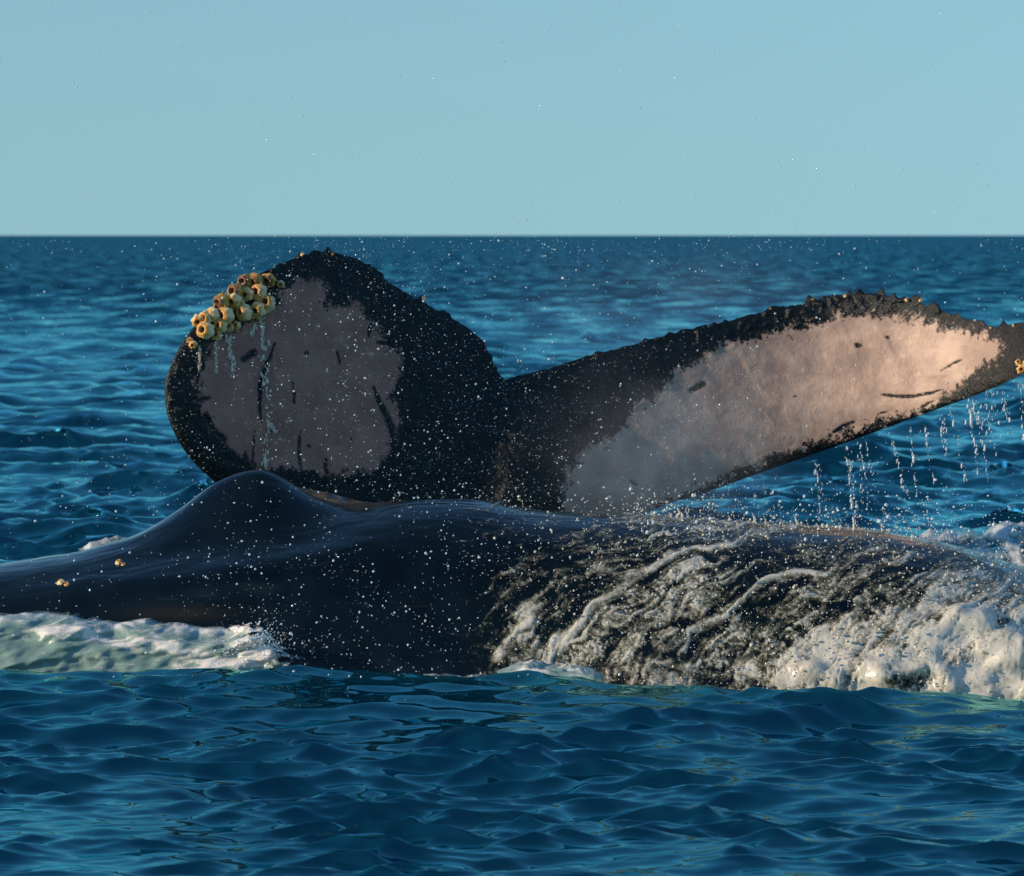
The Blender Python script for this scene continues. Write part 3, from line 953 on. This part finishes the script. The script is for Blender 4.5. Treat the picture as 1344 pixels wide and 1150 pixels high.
def build_left_wash():
    """a milky green wall of aerated water pushed up along the near side of the whale"""
    px = np.linspace(-90, 430, 470)
    s = np.linspace(0, 1, 150)
    PX, S = np.meshgrid(px, s, indexing='ij')
    topy = np.interp(px, [-90, 0, 40, 80, 110, 150, 190, 215, 260, 300, 330, 355, 380, 395, 405, 430],
                     [808, 808, 803, 806, 812, 818, 812, 818, 824, 822, 820, 826, 838, 850, 860, 880])
    topy = topy + 3.5 * fbm(px / 45, 0.7, 0, 2)
    zt = zpx(topy, 20.02)
    Y0, Y1 = 19.72, 20.02
    t = np.clip(S / 0.8, 0, 1)
    Y = Y0 + (Y1 - Y0) * (1 - np.cos(t * np.pi / 2)) ** 1.1 + 0.55 * np.clip((S - 0.8) / 0.2, 0, 1)
    Z = -0.12 + (zt[:, None] + 0.12) * np.sin(t * np.pi / 2) ** 0.9 - 0.03 * np.clip((S - 0.8) / 0.2, 0, 1)
    X = (PX - 672) / F * 20.0
    V = np.stack([X, Y, Z], -1)
    ix, iy = pix(X, Y, Z)
    rag = sstep(270, 330, PX)
    lump = fbm(ix / 60 + iy / 60, iy / 26, 2.0, 3)
    fine = fbm(ix / 11, iy / 9, 5.0, 4)
    V[..., 1] -= (0.06 * lump + 0.0 * fine) * sstep(0.0, 0.25, S) * (1 + 1.0 * rag)
    V[..., 2] += (0.02 * lump + 0.003 * fine) * (1 + 1.6 * rag) * sstep(0.3, 0.9, S)
    crest = np.exp(-((S - 0.74) / 0.13) ** 2)
    band = 1 - sstep(4, 13, line_dist(ix + 10 * lump, iy + 8 * lump, [(30, 832), (75, 826), (110, 835), (150, 845), (200, 842), (240, 856), (270, 866)]))
    low = 1 - sstep(5, 15, line_dist(ix, iy + 8 * lump, [(235, 872), (270, 875), (310, 868), (345, 862)]))
    lace = ridged(ix / 55.0 + 0.8 * lump, iy / 17.0 + 1.5 * lump, 3.0, 4) - 0.62
    A = 0.27 + 0.34 * crest + 0.30 * lump + 1.1 * lace + 0.45 * band + 0.45 * low + 0.22 * rag
    A *= 1 - 0.6 * np.exp(-((ix - 10) / 40) ** 2 - ((iy - 860) / 22) ** 2)
    me = mesh_from('wash', V, grid_quads(len(px), len(s), flip=True), {'foam': np.clip(A, 0, 1.1), 'cover': (1.3 - 1.45 * sstep(265, 435, PX + 0.5 * (860 - iy)) - 0.7 * sstep(0.60, 0.9, S) + 1.2 * lace)})
    link('wash_wave', me, M_WASH, kind='stuff', label='milky green wash with white crest against the near whale flank', category='foam')


build_left_wash()


def foam_heap(name, pxs, topys, Yc, depth, label, seed, mat=M_FOAM, zb=-0.06):
    """a low ridge of churned foam lying on the sea"""
    px = np.linspace(pxs[0], pxs[-1], 260)
    s = np.linspace(0, np.pi, 60)
    top = zpx(np.interp(px, pxs, topys), Yc)
    PX, S = np.meshgrid(px, s, indexing='ij')
    X = (PX - 672) / F * Yc
    n = fbm(PX / 22, S * 3.5, seed, 4)
    n2 = fbm(PX / 45, S * 1.2, seed + 3, 3)
    Y = Yc - depth * np.cos(S)
    Z = zb + (top[:, None] - zb) * np.sin(S) ** 0.7 * (1 + 0.05 * n + 0.20 * n2)
    Y = Y + 0.08 * depth * n
    e = np.clip(np.minimum(PX - pxs[0], pxs[-1] - PX) / (0.2 * (pxs[-1] - pxs[0])), 0, 1)
    A = (0.50 + 0.85 * n + 0.4 * n2) * e ** 0.5 * (0.55 + 0.45 * np.cos(S - 1.1))
    me = mesh_from(name, np.stack([X, Y, Z], -1), grid_quads(len(px), len(s), flip=True), {'foam': np.clip(A, 0, 1.1), 'cover': e * 1.6 + 0.4 * n})
    return link(name, me, mat, kind='stuff', label=label, category='foam')


foam_heap('foam_ridge', [1130, 1180, 1230, 1280, 1320, 1380, 1440], [716, 705, 702, 698, 692, 688, 690], 24.5, 0.7, 'churned foam behind the whale back under the fluke tip', 1.0, M_FOAM_W)
foam_heap('foam_ridge', [100, 118, 140, 160, 180], [726, 718, 713, 710, 716], 23.2, 0.25, 'small foam ridge on dark water behind the whale slope', 4.0, M_FOAM_W)
foam_heap('foam_line', [470, 500, 540, 580, 620, 660], [889, 885, 888, 887, 886, 889], 19.62, 0.10, 'thin white foam line where the flank meets the sea', 8.0, M_FOAM_W)
foam_heap('splash_water', [640, 670, 700, 740, 780, 800], [886, 874, 871, 874, 878, 890], 19.72, 0.12, 'clear splash of water at the foot of the foam ropes', 9.0, M_WASH)


# ------------------------------------------------------------------ spray: droplets in the air
_bm = bmesh.new()
bmesh.ops.create_icosphere(_bm, subdivisions=1, radius=1.0)
ICO_V = np.array([v.co[:] for v in _bm.verts])
ICO_F = np.array([[v.index for v in f.verts] for f in _bm.faces])
_bm.free()


def droplets(name, pts, rad, label, stretch=None, mat=None):
    n = len(pts)
    sc = np.repeat(rad[:, None], 3, 1)
    sc = sc * (1 + rng.uniform(-0.2, 0.3, (n, 3)))
    if stretch is not None:
        sc[:, 2] *= stretch
    V = pts[:, None, :] + ICO_V[None] * sc[:, None, :]
    Fq = (ICO_F[None] + (np.arange(n) * len(ICO_V))[:, None, None]).reshape(-1, 3)
    me = mesh_from(name, V, Fq)
    return link(name, me, mat or M_DROP, kind='stuff', label=label, category='spray')


def scatter(n, weight, Y0, Y1):
    out = np.zeros((0, 3))
    while len(out) < n:
        x = rng.uniform(-30, 1374, n * 3); y = rng.uniform(-10, 900, n * 3)
        cl = np.clip(0.5 + 1.3 * fbm(x / 90, y / 70, n * 0.01, 3), 0.06, 1)
        k = rng.uniform(0, 1, n * 3) < weight(x, y) * cl
        Y = rng.uniform(Y0, Y1, n * 3)
        p = P(x, y, Y)[k]
        p = p[p[:, 2] > 0.12]
        out = np.vstack([out, p])
    return out[:n]


def lognorm(n, med, sig, lo, hi):
    return np.clip(np.exp(rng.normal(math.log(med), sig, n)), lo, hi)


# in front of the near whale and its flank
w1 = lambda x, y: np.where((y > 630) & (y < 890), np.interp(x, [0, 120, 300, 450, 650, 900, 1344], [0.12, 0.3, 0.6, 1.0, 0.7, 0.45, 0.35]), 0)
p = scatter(2600, w1, 18.6, 19.6)
droplets('spray', p, lognorm(len(p), 0.0014, 0.65, 0.0005, 0.0055), 'white spray drops flying in front of the near whale flank')
# round the flukes
w2 = lambda x, y: np.where(y > 315, np.interp(x, [0, 200, 330, 520, 680, 800, 1000, 1344], [0.16, 0.35, 0.8, 1.0, 0.8, 0.5, 0.35, 0.3]) * np.where(y < 660, 1, 0), 0)
p = scatter(3800, w2, 21.0, 22.0)
droplets('spray', p, lognorm(len(p), 0.0013, 0.65, 0.0005, 0.0055), 'white spray drops hanging in front of the raised flukes')
# high in the air, against the sky
w3 = lambda x, y: np.where(y < 330, np.interp(y, [0, 200, 320], [0.7, 0.5, 0.8]) * np.interp(x, [0, 300, 700, 1344], [0.35, 0.7, 1.0, 0.6]), 0)
p = scatter(3600, w3, 20.5, 23.5)
droplets('spray', p, lognorm(len(p), 0.0016, 0.4, 0.0008, 0.004), 'fine drops drifting high above the flukes against the sky')
# over the washed back on the far right
w4 = lambda x, y: np.where((y > 600) & (y < 760) & (x > 820), np.exp(-((y - 682) / 30.0) ** 2), 0)
p = scatter(900, w4, 20.2, 21.2)
droplets('spray', p, lognorm(len(p), 0.0022, 0.6, 0.0008, 0.009), 'splashing drops over the foam washed ridge of the back')

# thrown up at the end of the milky wash
w5 = lambda x, y: np.where((x > 270) & (x < 430) & (y > 790) & (y < 895), np.exp(-((x - 350) / 60.0) ** 2 - ((y - 845) / 30.0) ** 2), 0)
p = scatter(900, w5, 19.55, 19.8)
droplets('spray', p, lognorm(len(p), 0.0014, 0.6, 0.0005, 0.006), 'splash of drops at the ragged end of the milky wash')

# water falling in strings from the leading edge of the right fluke
pts, rad, st = [], [], []
for k in range(46):
    x = rng.uniform(960, 1344) if k < 30 else rng.uniform(1230, 1350)
    ye = np.interp(x, [860, 930, 1000, 1100, 1200, 1290, 1350], [668, 645, 620, 585, 548, 515, 488])
    Yd = float(fl_depth(np.array(x), np.array(ye)))
    L = rng.uniform(20, 120); y = ye + rng.uniform(2, 25)
    drift = rng.uniform(0.05, 0.3)
    while y < min(ye + L, 690):
        q = P(x + (y - ye) * drift + rng.normal(0, 1.3), y, Yd + rng.normal(0, 0.02))
        if q[2] > 0.1:
            pts.append(q); rad.append(math.exp(rng.normal(math.log(0.0021), 0.5))); st.append(rng.uniform(1.2, 4.5))
        y += rng.exponential(3.6) + 0.6
droplets('falling_drops', np.array(pts), np.clip(np.array(rad), 0.0015, 0.011), 'strings of water drops falling from the fluke edge', np.array(st))

# runnels of water trickling down from the barnacles
pts, rad, st = [], [], []
for line, w in [([(343, 420), (345, 440), (343, 458)], 1.0), ([(336, 425), (330, 440)], 0.8), ([(300, 440), (302, 460), (306, 478), (305, 492)], 1.3), ([(283, 452), (284, 490)], 0.7),
                ([(352, 452), (346, 468), (349, 485), (345, 500), (352, 520), (353, 545), (351, 570), (349, 600), (347, 618)], 1.5), ([(262, 455), (262, 485)], 0.6), ([(352, 555), (363, 567)], 0.7)]:
    L = line_c = catmull(line, 60)
    for x, y in line_c:
        for _ in range(2):
            xx, yy = x + rng.normal(0, 1.6 * w), y + rng.normal(0, 1.5)
            loc, nr = fluke_front(xx, yy)
            pts.append(np.array(loc) - np.array([0, 0.004, 0])); rad.append(abs(rng.normal(0.0021, 0.0014)) * w + 0.0008); st.append(rng.uniform(1, 2.6))
M_TRICKLE = mat_droplet('trickling_water', (0.80, 0.62, 0.47), 0.1)
droplets('trickles', np.array(pts), np.array(rad), 'pale trickles of water running down from the barnacles', np.array(st), M_TRICKLE)


# drops clinging to the dark skin of the flukes and glinting beads in the foam
pts, rad = [], []
while len(pts) < 2600:
    x, y = rng.uniform(215, 900), rng.uniform(335, 660)
    if rng.uniform() > np.interp(x, [215, 300, 480, 560, 700, 900], [0.8, 0.35, 0.6, 1.0, 1.0, 0.3]):
        continue
    d = (Vector(P(x, y, 10.0)) - cam.location).normalized()
    ok, loc, nr, _ = fluke.ray_cast(cam.location, d)
    if ok:
        pts.append(np.array(loc + nr * 0.001)); rad.append(rng.uniform(0.0008, 0.0026))
droplets('clinging_drops', np.array(pts), np.array(rad), 'tiny wet beads clinging to the dark fluke skin')
PXb = rng.uniform(640, 1400, 9000); THb = np.radians(rng.uniform(15, 95, 9000))
Vb = body_surface(PXb, THb)
xb, yb = pix(*Vb.T)
kb = rng.uniform(0, 1, 9000) < 0.9 * foam_density(xb, yb)
out = np.stack([-0.05 * np.ones(kb.sum()), -np.cos(THb[kb]), np.sin(THb[kb])], -1)
Vb = Vb[kb] + out * rng.uniform(0.005, 0.09, (kb.sum(), 1))
M_BEAD = mat_droplet('foam_bead', (0.90, 0.84, 0.66))
droplets('foam_beads', Vb, lognorm(len(Vb), 0.0024, 0.5, 0.001, 0.007), 'glinting beads of water thrown up all over the foam', None, M_BEAD)


# splash crowns: small uneven spikes thrown up along the foam ridge
def splash_spikes(spots, label):
    V, Q, n0 = [], [], 0
    for (px, py, Y, h, r) in spots:
        base = P(px, py, Y)
        lean = np.array([rng.uniform(-0.5, 0.3), rng.uniform(-0.2, 0.2), 1.0])
        k = 7
        for i in range(k):
            t = i / (k - 1)
            rr = r * (1 - t) ** 0.8 * (1 + 0.3 * math.sin(5 * t + px)) + 0.0012
            c = base + lean * h * t + np.array([rng.normal(0, r * .3), 0, 0])
            for j in range(7):
                a = 2 * math.pi * j / 7
                V.append(c + np.array([math.cos(a) * rr, math.sin(a) * rr, 0]))
        Q.append(grid_quads(k, 7, wrap=True) + n0)
        n0 += k * 7
    me = mesh_from('splash', np.array(V), np.vstack(Q), {'foam': np.full(n0, 0.72)})
    return link('splash', me, M_FOAM, kind='stuff', label=label, category='spray')


spots = []
for k in range(120):
    x = rng.uniform(850, 1230)
    y = np.interp(x, [860, 930, 1050, 1150, 1250], [678, 684, 691, 698, 717]) + rng.uniform(-2, 10)
    spots.append((x, y, 20.95, min(0.05, rng.exponential(0.013)) + 0.004, rng.uniform(0.004, 0.010)))
splash_spikes(spots, 'little splash crowns along the foam covered top of the back')


# ------------------------------------------------------------------ mist blown off the flukes
def mist(px, py, Y, rx, ry, rz, dens, label):
    bm = bmesh.new()
    bmesh.ops.create_icosphere(bm, subdivisions=4, radius=1.0)
    me = bpy.data.meshes.new('mist'); bm.to_mesh(me); bm.free()
    o = link('mist', me, M_MIST, kind='stuff', label=label, category='mist')
    o.location = P(px, py, Y); o.scale = (rx, ry, rz)
    o.color = (1, 1, 1, dens)
    return o


mist(870, 585, 22.5, 0.85, 0.40, 0.62, 0.85, 'thin grey spray mist in front of the right fluke root')
mist(880, 400, 23.9, 1.5, 0.35, 0.55, 0.35, 'faint spray mist drifting above the right fluke')
